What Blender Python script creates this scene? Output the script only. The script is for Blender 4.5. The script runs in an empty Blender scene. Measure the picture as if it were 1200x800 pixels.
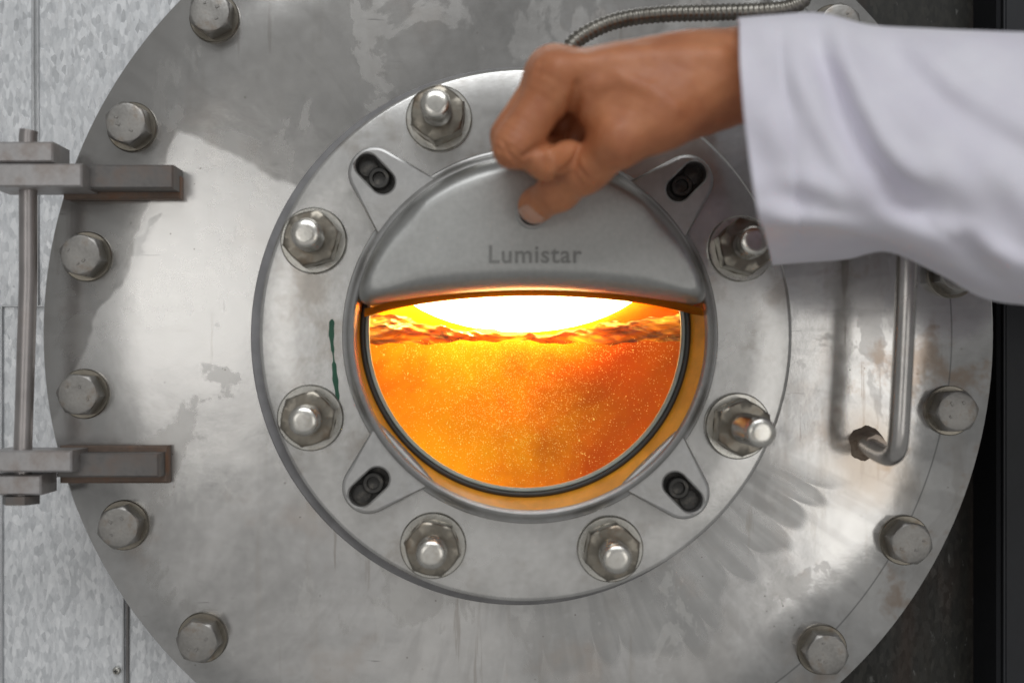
import bpy, math, random
import numpy as np
from mathutils import Vector, Matrix
random.seed(7)
rng = np.random.default_rng(11)
scene = bpy.context.scene
COL = scene.collection
PI = math.pi

# ------------------------------------------------------------------ scale
# the cover's front face is the plane y = 0; "h" is height above it, towards the viewer
S = 0.00045            # metres per photo pixel on that face
D = 0.65               # viewing distance
CX, CY = 565.0, 430.0  # foot of the viewing axis
def W(px, py, h=0.0):
    f = 1 - h / D
    return Vector(((CX + (px - CX) * f - 600) * S, -h, (400 - (CY + (py - CY) * f)) * S))
def R(rpx, h=0.0):
    return rpx * S * (1 - h / D)

# ------------------------------------------------------------------ camera
cam = bpy.data.cameras.new('camera')
camo = bpy.data.objects.new('camera', cam)
COL.objects.link(camo)
camo.location = ((CX - 600) * S, -D, (400 - CY) * S)
camo.rotation_euler = (PI / 2, 0, 0)
cam.sensor_width = 36
cam.lens = 36 * D / (1200 * S)
cam.shift_x = (600 - CX) / 1200
cam.shift_y = (CY - 400) / 1200
cam.clip_start = 0.01
cam.clip_end = 50
cam.dof.use_dof = True
cam.dof.focus_distance = D + 0.022
cam.dof.aperture_fstop = 3.6
scene.camera = camo

# ------------------------------------------------------------------ light
world = bpy.data.worlds.new('World')
scene.world = world
world.use_nodes = True
bg = world.node_tree.nodes['Background']
bg.inputs[0].default_value = (0.98, 0.985, 0.98, 1)
bg.inputs[1].default_value = 0.21
scene.view_settings.view_transform = 'Standard'
scene.view_settings.look = 'None'
scene.view_settings.gamma = 1
scene.view_settings.exposure = 0.27
def area(name, loc, target, sx, sy, radiance, color=(1, 1, 1), roll=0):
    l = bpy.data.lights.new(name, 'AREA')
    l.shape = 'RECTANGLE'; l.size = sx; l.size_y = sy
    l.energy = radiance * sx * sy * PI
    l.color = color
    o = bpy.data.objects.new(name, l)
    COL.objects.link(o)
    o.location = loc
    o.rotation_euler = ((Vector(target) - Vector(loc)).to_track_quat('-Z', 'Y').to_matrix() @ Matrix.Rotation(math.radians(roll), 3, 'Z')).to_euler()
    return o
def mirror(px, py, L):
    """place where a ray from the lens that bounces off the cover at (px,py) arrives after depth L"""
    p = W(px, py, 0); c = camo.location
    return Vector((p.x + (p.x - c.x) * L / D, -L, p.z + (p.z - c.z) * L / D))
area('window_light', mirror(200, 346, 2.6), (0, 0, 0), .74, .60, 1.5, (1, .98, .95), -25)
area('doorway_light', mirror(1105, 520, 2.6), (0, 0, 0), .74, 1.05, 1.2, (1, .98, .95))
area('low_fill_light', mirror(420, 830, 2.6), (0, 0, 0), 2.6, 1.2, .20, (1, .97, .94))  # added unseen fill, stands in for light bounced off the floor
area('overhead_fill_light', (0.15, -2.7, 2.35), (0, 0, 0), 2.4, 1.3, 4.3, (.96, .98, 1))  # added unseen fill from above, brightens sleeve and hand

# ------------------------------------------------------------------ object helpers
ORG = {}
def link(o, parent=None, label=None, cat=None, kind=None, group=None):
    COL.objects.link(o)
    if parent: o.parent = parent
    if label: o['label'] = label
    if cat: o['category'] = cat
    if kind: o['kind'] = kind
    if group: o['group'] = group
    return o
def thing(name, loc, label=None, cat=None, kind=None):
    o = bpy.data.objects.new(name, None)
    o.empty_display_size = 0.02
    o.location = loc
    ORG[o] = Vector(loc)
    return link(o, None, label, cat, kind)
def mk(name, V, F, mat, parent=None, smooth=35, origin=None, label=None, cat=None, kind=None, group=None):
    V = np.asarray([tuple(v) for v in V], dtype=float)
    if origin is None:
        origin = Vector((V.min(0) + V.max(0)) / 2)
    origin = Vector(origin)
    me = bpy.data.meshes.new(name)
    me.from_pydata([tuple(v) for v in V - np.array(origin)], [], F)
    me.update()
    if smooth:
        me.shade_smooth()
        if smooth < 180: me.set_sharp_from_angle(angle=math.radians(smooth))
    me.materials.append(mat)
    o = bpy.data.objects.new(name, me)
    o.location = origin - (ORG[parent] if parent else Vector())
    ORG[o] = origin
    return link(o, parent, label, cat, kind, group)

class G:
    """geometry collector"""
    def __init__(s): s.V = []; s.F = []
    def add(s, V, F):
        b = len(s.V); s.V += [Vector(v) for v in V]; s.F += [tuple(i + b for i in f) for f in F]; return s
    def build(s, name, mat, parent=None, **k): return mk(name, s.V, s.F, mat, parent, **k)

def lathe(c, prof, n=96, close=False):
    """prof: list of (r, h); axis runs through c (x,z) towards the viewer"""
    V = []; F = []
    for r, h in prof:
        for i in range(n):
            a = 2 * PI * i / n
            V.append((c[0] + r * math.cos(a), -h, c[1] + r * math.sin(a)))
    m = len(prof)
    for j in range(m if close else m - 1):
        k = (j + 1) % m
        for i in range(n):
            F.append((j*n + i, j*n + (i+1) % n, k*n + (i+1) % n, k*n + i))
    return V, F
def cap(n, start, flip=False):
    f = tuple(range(start, start + n))
    return f[::-1] if flip else f
def solid_lathe(c, prof, n=96):
    V, F = lathe(c, prof, n)
    F.append(cap(n, (len(prof) - 1) * n))
    F.append(cap(n, 0, True))
    return V, F
def loft(rings, closed=True, caps=True):
    n = len(rings[0]); V = [p for r in rings for p in r]; F = []
    for j in range(len(rings) - 1):
        for i in range(n if closed else n - 1):
            F.append((j*n + i, j*n + (i+1) % n, (j+1)*n + (i+1) % n, (j+1)*n + i))
    if caps:
        F.append(tuple(range(n))[::-1]); F.append(tuple(range((len(rings)-1)*n, len(rings)*n)))
    return V, F
def tube(pts, rad, n=16, caps=True):
    pts = [Vector(p) for p in pts]; rings = []
    t0 = (pts[1] - pts[0]).normalized()
    ref = Vector((0, 1, 0)) if abs(t0.y) < .9 else Vector((1, 0, 0))
    u = t0.cross(ref).normalized()
    for i, p in enumerate(pts):
        t = (pts[min(i+1, len(pts)-1)] - pts[max(i-1, 0)]).normalized()
        u = (u - t * u.dot(t)).normalized(); v = t.cross(u)
        r = rad[i] if hasattr(rad, '__len__') else rad
        rings.append([p + u * (r * math.cos(2*PI*k/n)) + v * (r * math.sin(2*PI*k/n)) for k in range(n)])
    return loft(rings, True, caps)
def box(x0, x1, h0, h1, z0, z1, b=0.0008):
    """bevelled box: front and back faces inset by b"""
    def rect(h, i):
        return [(x0+i, -h, z0+i), (x1-i, -h, z0+i), (x1-i, -h, z1-i), (x0+i, -h, z1-i)]
    return loft([rect(h0, b), rect(h0 + b, 0), rect(h1 - b, 0), rect(h1, b)])
def pbox(px0, px1, py0, py1, h0, h1, b=0.0008):
    """box whose FRONT face is seen at these photo pixels"""
    a = W(px0, py1, h1); c = W(px1, py0, h1)
    return box(a.x, c.x, h0, h1, a.z, c.z, b)
def catmull(P, n):
    P = [Vector(p) for p in P]; out = []
    Q = [P[0]*2 - P[1]] + P + [P[-1]*2 - P[-2]]
    for i in range(len(P) - 1):
        a, b, c, d = Q[i:i+4]
        for k in range(n):
            t = k / n
            out.append(.5*((2*b) + (c-a)*t + (2*a-5*b+4*c-d)*t*t + (3*b-a-3*c+d)*t**3))
    return out + [P[-1]]

# ------------------------------------------------------------------ material helpers
class NT:
    def __init__(s, name):
        s.m = bpy.data.materials.new(name); s.m.use_nodes = True
        s.t = s.m.node_tree; s.b = s.t.nodes['Principled BSDF']
        s.tc = s.t.nodes.new('ShaderNodeTexCoord')
    def n(s, typ, **k):
        o = s.t.nodes.new(typ)
        for a, b in k.items(): setattr(o, a, b)
        return o
    def put(s, inp, v):
        if isinstance(v, bpy.types.NodeSocket): s.t.links.new(v, inp)
        elif isinstance(v, (tuple, list)) and len(v) == 3 and inp.type == 'RGBA': inp.default_value = (*v, 1)
        else: inp.default_value = v
    def set(s, **k):
        for a, v in k.items(): s.put(s.b.inputs[a.replace('_', ' ')], v)
        return s
    def co(s, scale=(1, 1, 1), loc=(0, 0, 0), rot=(0, 0, 0)):
        mp = s.n('ShaderNodeMapping'); s.t.links.new(s.tc.outputs['Object'], mp.inputs[0])
        mp.inputs['Scale'].default_value = scale; mp.inputs['Location'].default_value = loc
        mp.inputs['Rotation'].default_value = rot
        return mp.outputs[0]
    def noise(s, scale, detail=4, rough=.55, co=None, dist=0):
        o = s.n('ShaderNodeTexNoise'); o.inputs['Scale'].default_value = scale
        o.inputs['Detail'].default_value = detail; o.inputs['Roughness'].default_value = rough
        o.inputs['Distortion'].default_value = dist
        s.t.links.new(co if co else s.tc.outputs['Object'], o.inputs['Vector']); return o.outputs['Fac']
    def vor(s, scale, co=None, feature='F1', out='Color'):
        o = s.n('ShaderNodeTexVoronoi', feature=feature); o.inputs['Scale'].default_value = scale
        s.t.links.new(co if co else s.tc.outputs['Object'], o.inputs['Vector']); return o.outputs[out]
    def ramp(s, fac, stops):
        o = s.n('ShaderNodeValToRGB'); s.t.links.new(fac, o.inputs[0]); e = o.color_ramp.elements
        while len(e) < len(stops): e.new(.5)
        for q, (p, c) in zip(e, stops):
            q.position = p; q.color = (c, c, c, 1) if not hasattr(c, '__len__') else (*c, 1)
        return o.outputs[0]
    def mix(s, fac, a, b, mode='MIX'):
        o = s.n('ShaderNodeMix', data_type='RGBA', blend_type=mode)
        s.put(o.inputs[0], fac); s.put(o.inputs[6], a); s.put(o.inputs[7], b); return o.outputs[2]
    def math(s, op, a, b=0.0, c=0.0, clamp=False):
        o = s.n('ShaderNodeMath', operation=op, use_clamp=clamp)
        s.put(o.inputs[0], a); s.put(o.inputs[1], b)
        if op in ('MULTIPLY_ADD', 'SMOOTH_MIN'): s.put(o.inputs[2], c)
        return o.outputs[0]
    def step(s, v, lo, hi, o0=0.0, o1=1.0):
        o = s.n('ShaderNodeMapRange', interpolation_type='SMOOTHSTEP')
        s.put(o.inputs[0], v); o.inputs[1].default_value = lo; o.inputs[2].default_value = hi
        o.inputs[3].default_value = o0; o.inputs[4].default_value = o1
        return o.outputs[0]
    def bump(s, h, strength=.3, dist=.001, normal=None):
        o = s.n('ShaderNodeBump'); o.inputs['Strength'].default_value = strength; o.inputs['Distance'].default_value = dist
        s.t.links.new(h, o.inputs['Height'])
        if normal: s.t.links.new(normal, o.inputs['Normal'])
        return o.outputs[0]
    def xyz(s):
        o = s.n('ShaderNodeSeparateXYZ'); s.t.links.new(s.tc.outputs['Object'], o.inputs[0]); return o.outputs
M = {}

# big steel plate: rolled stainless, stained and wiped
m = NT('plate_steel'); x, y, z = m.xyz()
rad = m.math('SQRT', m.math('ADD', m.math('MULTIPLY', x, x), m.math('MULTIPLY', z, z)))
ang = m.math('ARCTAN2', z, x)
cloud = m.noise(9, 5, .6, dist=.6)
fine = m.noise(140, 4, .6)
base = m.ramp(cloud, [(.32, (.40, .395, .385)), (.5, (.58, .57, .555)), (.66, (.70, .685, .66))])
base = m.mix(.16, base, m.ramp(fine, [(.3, .25), (.7, .85)]), 'OVERLAY')
drip = m.noise(1, 4, .6, m.co((70, 10, 7)))
base = m.mix(m.step(drip, .56, .72, 0, .30), base, (.42, .38, .33))
# wiped fan below the sight glass: round-ended dark streaks
cv = m.n('ShaderNodeCombineXYZ'); m.put(cv.inputs[0], m.math('MULTIPLY', ang, 5.0)); m.put(cv.inputs[1], m.math('MULTIPLY', rad, 1.5))
fan_n = m.noise(1.0, 1, .4, cv.outputs[0])
lobe = m.math('POWER', m.math('ABSOLUTE', m.math('SINE', m.math('MULTIPLY_ADD', fan_n, 9.0, m.math('MULTIPLY', ang, 27.0)))), .32)
cv3 = m.n('ShaderNodeCombineXYZ'); m.put(cv3.inputs[0], m.math('MULTIPLY', ang, 4.0)); m.put(cv3.inputs[1], 3.7)
reach = m.math('MULTIPLY_ADD', lobe, .022, m.math('MULTIPLY_ADD', m.noise(1.0, 1, .4, cv3.outputs[0]), .075, .128))
fan = m.math('MULTIPLY', m.step(m.math('SUBTRACT', reach, rad), 0, .007), m.step(ang, -1.75, -1.35))
fan = m.math('MULTIPLY', fan, m.step(ang, -.50, -.40, 1, 0))
cv2 = m.n('ShaderNodeCombineXYZ'); m.put(cv2.inputs[0], m.math('MULTIPLY', ang, 15.0)); m.put(cv2.inputs[1], m.math('MULTIPLY', rad, 12))
streak = m.noise(1.5, 2, .5, cv2.outputs[0])
fan = m.math('MULTIPLY', fan, m.step(streak, .36, .58, .6, 1))
base = m.mix(m.math('MULTIPLY', fan, .62), base, (.30, .30, .295))
base = m.mix(m.math('MULTIPLY', m.step(streak, .5, .68), m.step(ang, -2.6, -2.0, 0, .28)), base, (.36, .35, .34))
# dried water marks: hard-edged blotches and runs
bl1 = m.noise(19, 5, .6, m.co((1, 1, .7), (5, 0, 2)), dist=.5)
base = m.mix(m.step(bl1, .54, .565, 0, .30), base, (.38, .365, .345))
bl2 = m.noise(31, 5, .65, m.co((1, 1, .55), (1, 0, 9)), dist=.4)
base = m.mix(m.step(bl2, .59, .615, 0, .2), base, (.76, .75, .72))
runs = m.noise(1, 4, .6, m.co((120, 10, 9), (2, 0, 0)))
base = m.mix(m.math('MULTIPLY', m.step(runs, .60, .66), m.step(m.noise(8, 2), .45, .6, 0, .5)), base, (.30, .26, .22))
# brown stains on the handle side
brown = m.math('MULTIPLY', m.step(m.noise(26, 5, .65), .52, .66), m.step(x, .12, .2))
base = m.mix(m.math('MULTIPLY', brown, .7), base, (.36, .26, .185))
hx = m.math('SUBTRACT', x, .185); hz = m.math('ADD', z, .066)
hd = m.math('SQRT', m.math('ADD', m.math('MULTIPLY', hx, hx), m.math('MULTIPLY', hz, hz)))
hd = m.math('MULTIPLY_ADD', m.noise(40, 3), .03, hd)
base = m.mix(m.step(hd, .022, .05, .6, 0), base, (.38, .29, .2))
# thin warm tarnish blotches on the left
tar = m.step(m.noise(16, 4, .6, m.co((1, 1, 1), (3, 0, 1))), .56, .7, 0, .4)
base = m.mix(tar, base, (.46, .375, .31))
# one pale hard-edged patch on the left, duller colour around it
wob = m.math('MULTIPLY_ADD', m.noise(22, 3, .6), .034, -.017)
d1 = m.math('ADD', m.math('ADD', m.math('MULTIPLY', x, -.4211), m.math('MULTIPLY', z, -.9070)), .0221)
d2 = m.math('ADD', m.math('ADD', m.math('MULTIPLY', x, .9194), m.math('MULTIPLY', z, -.3935)), .2078)
d1 = m.math('ADD', d1, m.math('MULTIPLY', wob, .5)); d2 = m.math('ADD', d2, wob)
pale_patch = m.math('MULTIPLY', m.step(d1, -.001, .0022), m.step(d2, -.001, .0022))
pale_patch = m.math('MULTIPLY', pale_patch, m.step(m.math('MULTIPLY_ADD', x, -.25, z), -.02, .075))
pale_patch = m.math('MULTIPLY', pale_patch, m.step(x, -.02, .02, 1, 0))
leftside = m.step(x, -.05, .16, 1, 0)
dull = m.math('MULTIPLY', leftside, m.math('SUBTRACT', 1.0, pale_patch))
base = m.mix(m.math('MULTIPLY', dull, m.step(z, -.12, .05, .15, .62)), base, (.36, .35, .335))
base = m.mix(m.math('MULTIPLY', pale_patch, .7), base, (.80, .785, .76))
# scribed bolt circle
sc = m.math('ABSOLUTE', m.math('SUBTRACT', rad, .2285))
base = m.mix(m.math('MULTIPLY', m.step(sc, .0002, .0006, .55, 0), m.step(x, -.05, .05)), base, (.12, .12, .12))
# gouges and specks
go = m.noise(1, 3, .6, m.co((22, 60, 420)))
gm = m.math('MULTIPLY', m.step(go, .68, .72), m.step(m.noise(11, 2), .5, .62))
base = m.mix(m.math('MULTIPLY', gm, .6), base, (.16, .15, .15))
spk = m.step(m.vor(170, out='Distance'), .05, .10, 1, 0)
spk = m.math('MULTIPLY', spk, m.step(m.noise(30, 2), .55, .6))
base = m.mix(m.math('MULTIPLY', spk, .6), base, (.12, .09, .07))
rough = m.math('MULTIPLY_ADD', cloud, .10, .085)
rough = m.math('ADD', rough, m.math('MULTIPLY', fan, .16))
rough = m.math('ADD', rough, m.math('MULTIPLY', pale_patch, .12))
rough = m.math('ADD', rough, m.math('MULTIPLY', dull, .05))
rough = m.math('ADD', rough, m.math('MULTIPLY', fine, .05))
rough = m.math('ADD', rough, m.step(bl1, .54, .57, 0, .07))
nb = m.bump(m.noise(13, 3, .55), .35, .0016)
nb = m.bump(fine, .22, .0002, nb)
m.set(Base_Color=base, Metallic=.82, Roughness=rough, Normal=nb)
M['plate'] = m.m

def steel(name, col, rough=.3, metallic=.95, scale=60, var=.18, dirt=0, dirtcol=(.2, .14, .09), bump=.2, wave=0, dirt_scale=18, streak=None):
    m = NT(name)
    c = m.noise(scale * .25, 4, .6)
    f = m.noise(scale * 4, 3, .6, m.co(streak) if streak else None)
    b = m.mix(m.step(c, .3, .7), tuple(v * (1 - var) for v in col), tuple(min(1, v * (1 + var)) for v in col))
    b = m.mix(.12, b, m.ramp(f, [(.3, .3), (.7, .8)]), 'OVERLAY')
    if dirt:
        b = m.mix(m.step(m.noise(dirt_scale, 5, .65), .5, .68, 0, dirt), b, dirtcol)
    nb = m.bump(f, bump, .0002)
    if wave: nb = m.bump(m.noise(14, 2), wave, .0015, nb)
    m.set(Base_Color=b, Metallic=metallic, Roughness=m.math('MULTIPLY_ADD', c, .16, rough - .06), Normal=nb)
    return m.m
M['ring'] = steel('ring_steel', (.58, .57, .55), .24, .80, 60, .16, .6, (.33, .29, .245), wave=.35, dirt_scale=24)
M['hood'] = steel('cast_steel', (.44, .44, .425), .42, .85, 90, .05, 0, bump=.12)
M['lugs'] = steel('lug_steel', (.47, .465, .455), .36, .75, 80, .1, .45, (.3, .28, .25))
M['bolt'] = steel('bolt_steel', (.27, .26, .245), .38, .85, 160, .25, .55, (.22, .16, .11), bump=.5, dirt_scale=90)
M['stud'] = steel('stud_steel', (.70, .68, .63), .22, 1, 200, .14, .3, (.36, .27, .17), dirt_scale=120)
M['nut'] = steel('nut_steel', (.24, .22, .185), .30, 1, 160, .2, .6, (.16, .11, .07), dirt_scale=80)
M['washer'] = steel('washer_steel', (.58, .565, .52), .26, 1, 160, .15, .6, (.3, .25, .18), dirt_scale=70)
M['rod'] = steel('rod_steel', (.45, .42, .41), .34, .95, 120, .15, .4, (.25, .2, .17), streak=(1, 1, .1))
M['handle'] = steel('handle_steel', (.52, .50, .48), .24, 1, 120, .12, .25, (.25, .19, .14), streak=(1, 1, .1))
M['arm'] = steel('painted_bar', (.40, .385, .38), .42, .7, 90, .15, .45, (.24, .17, .13), dirt_scale=40)
M['pad'] = steel('rusty_pad', (.17, .125, .10), .55, .5, 90, .3, .7, (.24, .12, .065), bump=.6, dirt_scale=50)
M['rust'] = steel('rusty_bar', (.15, .142, .136), .48, .55, 90, .3, .35, (.17, .10, .065), bump=.6, dirt_scale=45)
M['weld'] = steel('weld_bead', (.44, .37, .31), .36, .9, 200, .3, .55, (.20, .12, .075), bump=.9, dirt_scale=120)
M['dark_screw'] = steel('black_screw', (.05, .048, .045), .42, .6, 160, .3, .6, (.16, .145, .125), dirt_scale=150, bump=.6)
M['hose'] = steel('conduit_steel', (.27, .255, .225), .30, 1, 200, .2, .5, (.10, .08, .06), dirt_scale=90)
M['neck'] = steel('neck_steel', (.25, .24, .235), .5, .8, 60, .2)
M['letters'] = steel('shaded_letters', (.26, .26, .25), .45, .8, 120, .1)  # darker than the hood: shade of the relief put into the colour

def simple(name, col, rough=.5, metallic=0, **k):
    m = NT(name)
    c = m.noise(70, 4, .6)
    b = m.mix(m.step(c, .3, .7), tuple(v * .85 for v in col), tuple(min(1, v * 1.12) for v in col))
    m.set(Base_Color=b, Roughness=rough, Metallic=metallic, Normal=m.bump(m.noise(400, 3), .12, .0002), **k)
    return m.m
M['seal'] = simple('black_rubber', (.030, .030, .028), .42)
M['bevel'] = simple('grey_gasket_lip', (.34, .37, .33), .3)
M['gasket'] = simple('amber_gasket', (.86, .36, .035), .36, Subsurface_Weight=.25, Subsurface_Radius=(.004, .002, .0005), Subsurface_Scale=1.0)
M['ring_shade'] = simple('grey_ring_shade', (.24, .235, .24), .5)
M['green'] = simple('green_marker', (.012, .085, .045), .5)
M['black'] = simple('black_paint', (.008, .009, .012), .5)
M['bead'] = steel('seam_zinc', (.62, .63, .64), .3, .9, 90, .1)
M['button'] = simple('button_rubber', (.02, .02, .018), .35)

# galvanised sheet
def galv(name, c0, c1, c2, rough, metallic, flecks):
    m = NT(name)
    warp = m.co((1, 1, .42))
    v = m.n('ShaderNodeTexVoronoi'); v.inputs['Scale'].default_value = 480
    nv = m.n('ShaderNodeTexNoise'); nv.inputs['Scale'].default_value = 90; m.t.links.new(warp, nv.inputs['Vector'])
    ad = m.n('ShaderNodeVectorMath', operation='MULTIPLY_ADD'); m.t.links.new(nv.outputs['Color'], ad.inputs[0])
    ad.inputs[1].default_value = (.0025, .0025, .0025); m.t.links.new(warp, ad.inputs[2])
    m.t.links.new(ad.outputs[0], v.inputs['Vector'])
    sp = m.n('ShaderNodeSeparateColor'); m.t.links.new(v.outputs['Color'], sp.inputs[0])
    cell = m.math('MULTIPLY_ADD', m.noise(500, 5, .7, warp), .6, m.math('MULTIPLY', sp.outputs[0], .4))
    b = m.ramp(cell, [(.2, c0), (.5, c1), (.8, c2)])
    b = m.mix(m.step(m.noise(7, 3), .4, .7, 0, .25), b, c0)
    if flecks:
        f = m.step(m.noise(1, 3, .6, m.co((330, 330, 90))), .66, .70)
        b = m.mix(m.math('MULTIPLY', f, .6), b, (.16, .16, .15))
        b = m.mix(m.step(m.noise(5, 4, .6, m.co((3, 1, .6))), .5, .68, 0, .75), b, (.055, .024, .012))
    m.set(Base_Color=b, Metallic=metallic, Roughness=m.math('MULTIPLY_ADD', sp.outputs[1], .18, rough), Normal=m.bump(cell, .25, .0003))
    return m.m
M['galv'] = galv('galvanised_sheet', (.50, .515, .53), (.72, .735, .75), (.93, .94, .95), .24, .35, False)
M['shaded_galv'] = galv('shaded_sheet', (.010, .010, .008), (.020, .019, .015), (.035, .033, .026), .38, .15, True)  # same zinc sheet on the right, its shade put into the colour

# skin
m = NT('skin')
c = m.noise(38, 4, .6)
b = m.mix(m.step(c, .3, .7), (.46, .165, .070), (.60, .245, .112))
b = m.mix(m.step(m.noise(120, 3), .45, .7, 0, .3), b, (.38, .12, .055))
wr = m.vor(900, m.co((1, 1, 1)), 'DISTANCE_TO_EDGE', 'Distance')
nb = m.bump(m.step(wr, 0, .12), .3, .0003)
nb = m.bump(m.noise(160, 5, .65), .25, .0007, nb)
m.set(Base_Color=b, Roughness=.40, Subsurface_Weight=.15, Subsurface_Radius=(.006, .0024, .0012), Subsurface_Scale=1.0, Normal=nb)
M['skin'] = m.m
m = NT('nail')
m.set(Base_Color=(.60, .34, .24), Roughness=.25, Subsurface_Weight=.2, Subsurface_Radius=(.003, .001, .0006), Subsurface_Scale=1.0)
M['nail'] = m.m
# cotton
m = NT('white_cotton')
wv = m.n('ShaderNodeTexWave', wave_type='BANDS', bands_direction='Z'); wv.inputs['Scale'].default_value = 700; wv.inputs['Distortion'].default_value = 2
m.t.links.new(m.tc.outputs['Object'], wv.inputs['Vector'])
c = m.noise(22, 4, .6)
b = m.mix(m.step(c, .3, .75), (.74, .71, .80), (.82, .80, .87))
nb = m.bump(m.noise(900, 2), .12, .0003)
nb = m.bump(m.noise(30, 4, .5, dist=.4), .28, .004, nb)
m.set(Base_Color=b, Roughness=.85, Subsurface_Weight=.12, Subsurface_Radius=(.004, .003, .003), Subsurface_Scale=1.0, Sheen_Weight=.15, Normal=nb)
M['cotton'] = m.m
# liquid
m = NT('amber_liquid')
c1 = m.noise(11, 4, .5, dist=.8)
c2 = m.noise(60, 6, .7, dist=.4)
b = m.mix(m.step(c1, .36, .64), (.88, .215, .001), (1.0, .42, .002))
b = m.mix(m.step(c2, .40, .70, 0, .35), b, (1.0, .50, .003))
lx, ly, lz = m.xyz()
falloff = m.math('ADD', m.math('MULTIPLY_ADD', lz, -.35, lx), m.math('MULTIPLY_ADD', m.noise(17, 4, .6, dist=.5), .10, -.05))
b = m.mix(m.step(falloff, -.005, .05, 0, .85), b, (.50, .075, .001))  # right side darkened: the lamp's falloff put into the liquid's colour
m.set(Base_Color=b, Roughness=.5, Specular_IOR_Level=.08, Subsurface_Weight=.45, Subsurface_Radius=(.02, .008, .001), Subsurface_Scale=1.0, Normal=m.bump(c2, .12, .002))
M['liquid'] = m.m
m = NT('liquid_surface')
b = m.mix(m.step(m.noise(40, 4, .6, m.co((.5, 1, 1.6))), .4, .62), (.52, .19, .012), (.95, .45, .03))
m.set(Base_Color=b, Roughness=.14, Coat_Weight=.6, Coat_Roughness=.05)
M['meniscus'] = m.m
m = NT('surface_film')
fc = m.noise(1, 4, .6, m.co((45, 20, 150)), dist=.8)
fcol = m.ramp(fc, [(.36, (.07, .022, .003)), (.52, (.30, .10, .008)), (.68, (1.0, .55, .05))])
df = m.n('ShaderNodeBsdfDiffuse'); m.put(df.inputs[0], fcol)
tl = m.n('ShaderNodeBsdfTranslucent'); m.put(tl.inputs[0], fcol)
gl = m.n('ShaderNodeBsdfGlossy'); gl.inputs['Roughness'].default_value = .12; gl.inputs['Color'].default_value = (1, .75, .4, 1)
nbf = m.bump(fc, .5, .003)
for q in (df, tl, gl): m.put(q.inputs['Normal'], nbf)
m1 = m.n('ShaderNodeMixShader'); m1.inputs[0].default_value = .42; m.t.links.new(df.outputs[0], m1.inputs[1]); m.t.links.new(tl.outputs[0], m1.inputs[2])
m2 = m.n('ShaderNodeMixShader'); m2.inputs[0].default_value = .10; m.t.links.new(m1.outputs[0], m2.inputs[1]); m.t.links.new(gl.outputs[0], m2.inputs[2])
m.t.links.new(m2.outputs[0], m.t.nodes['Material Output'].inputs[0])
M['film'] = m.m
m = NT('bubble_gas')
m.set(Base_Color=(1, .86, .22), Roughness=.2, Specular_IOR_Level=.3)
M['bubble'] = m.m
m = NT('lamp_glow')
m.set(Base_Color=(1, .9, .7), Emission_Color=(1, .66, .26), Emission_Strength=19.0)
M['glow'] = m.m
m = NT('amber_edge_seal')
df = m.n('ShaderNodeBsdfDiffuse'); df.inputs[0].default_value = (.42, .14, .015, 1)
tl = m.n('ShaderNodeBsdfTranslucent'); tl.inputs[0].default_value = (.45, .16, .015, 1)
mx = m.n('ShaderNodeMixShader'); mx.inputs[0].default_value = .45; m.t.links.new(df.outputs[0], mx.inputs[1]); m.t.links.new(tl.outputs[0], mx.inputs[2])
m.t.links.new(mx.outputs[0], m.t.nodes['Material Output'].inputs[0])
M['edge_seal'] = m.m
# clear pane
m = NT('clear_glass')
fr = m.n('ShaderNodeFresnel'); fr.inputs[0].default_value = 1.45
tr = m.n('ShaderNodeBsdfTransparent'); gl = m.n('ShaderNodeBsdfGlossy'); gl.inputs['Roughness'].default_value = .03
mx = m.n('ShaderNodeMixShader'); m.t.links.new(fr.outputs[0], mx.inputs[0]); m.t.links.new(tr.outputs[0], mx.inputs[1]); m.t.links.new(gl.outputs[0], mx.inputs[2])
m.t.links.new(mx.outputs[0], m.t.nodes['Material Output'].inputs[0])
M['glass'] = m.m

# ================================================================== SETTING: tank wall behind
HW = -0.060
wall = thing('tank_wall', W(600, 400, HW), kind='structure', label='galvanised sheet cladding of the tank behind the round cover')
def sheet(px0, px1, py0, py1, h, mat):
    a = W(px0, py1, h); c = W(px1, py0, h)
    V, F = box(a.x, c.x, h - .0015, h, a.z, c.z, .0004)
    return mk('sheet', V, F, mat, wall)
sheet(-420, 40, -420, 358, HW, M['galv'])
sheet(41.5, 640, -420, 358, HW, M['galv'])
sheet(-420, 2, 358.8, 1220, HW - .0012, M['galv'])
sheet(3.2, 147, 358.8, 1220, HW - .0012, M['galv'])
sheet(148.5, 640, 358.8, 1220, HW - .0012, M['galv'])
sheet(641, 1240, -420, 1220, HW - .004, M['shaded_galv'])
def bead(px, py0, py1, h, r, mat):
    a = W(px, py0, h); b = W(px, py1, h)
    V, F = tube([a.lerp(b, i/4) for i in range(5)], R(r), 10)
    return mk('seam_bead', V, F, mat, wall)
bead(39, -420, 358, HW + .0005, 2.2, M['bead']); bead(44.5, -420, 358, HW + .0005, 1.9, M['bead'])
bead(144.5, 359, 1220, HW, 1.5, M['bead']); bead(149.5, 359, 1220, HW, 2.0, M['neck'])
bead(2, 359, 1220, HW, 1.8, M['bead'])
a = W(-420, 358.4, HW); b = W(640, 358.4, HW)
V, F = tube([a.lerp(b, i/4) for i in range(5)], R(1.5), 10); mk('seam_bead', V, F, M['bead'], wall)
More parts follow.
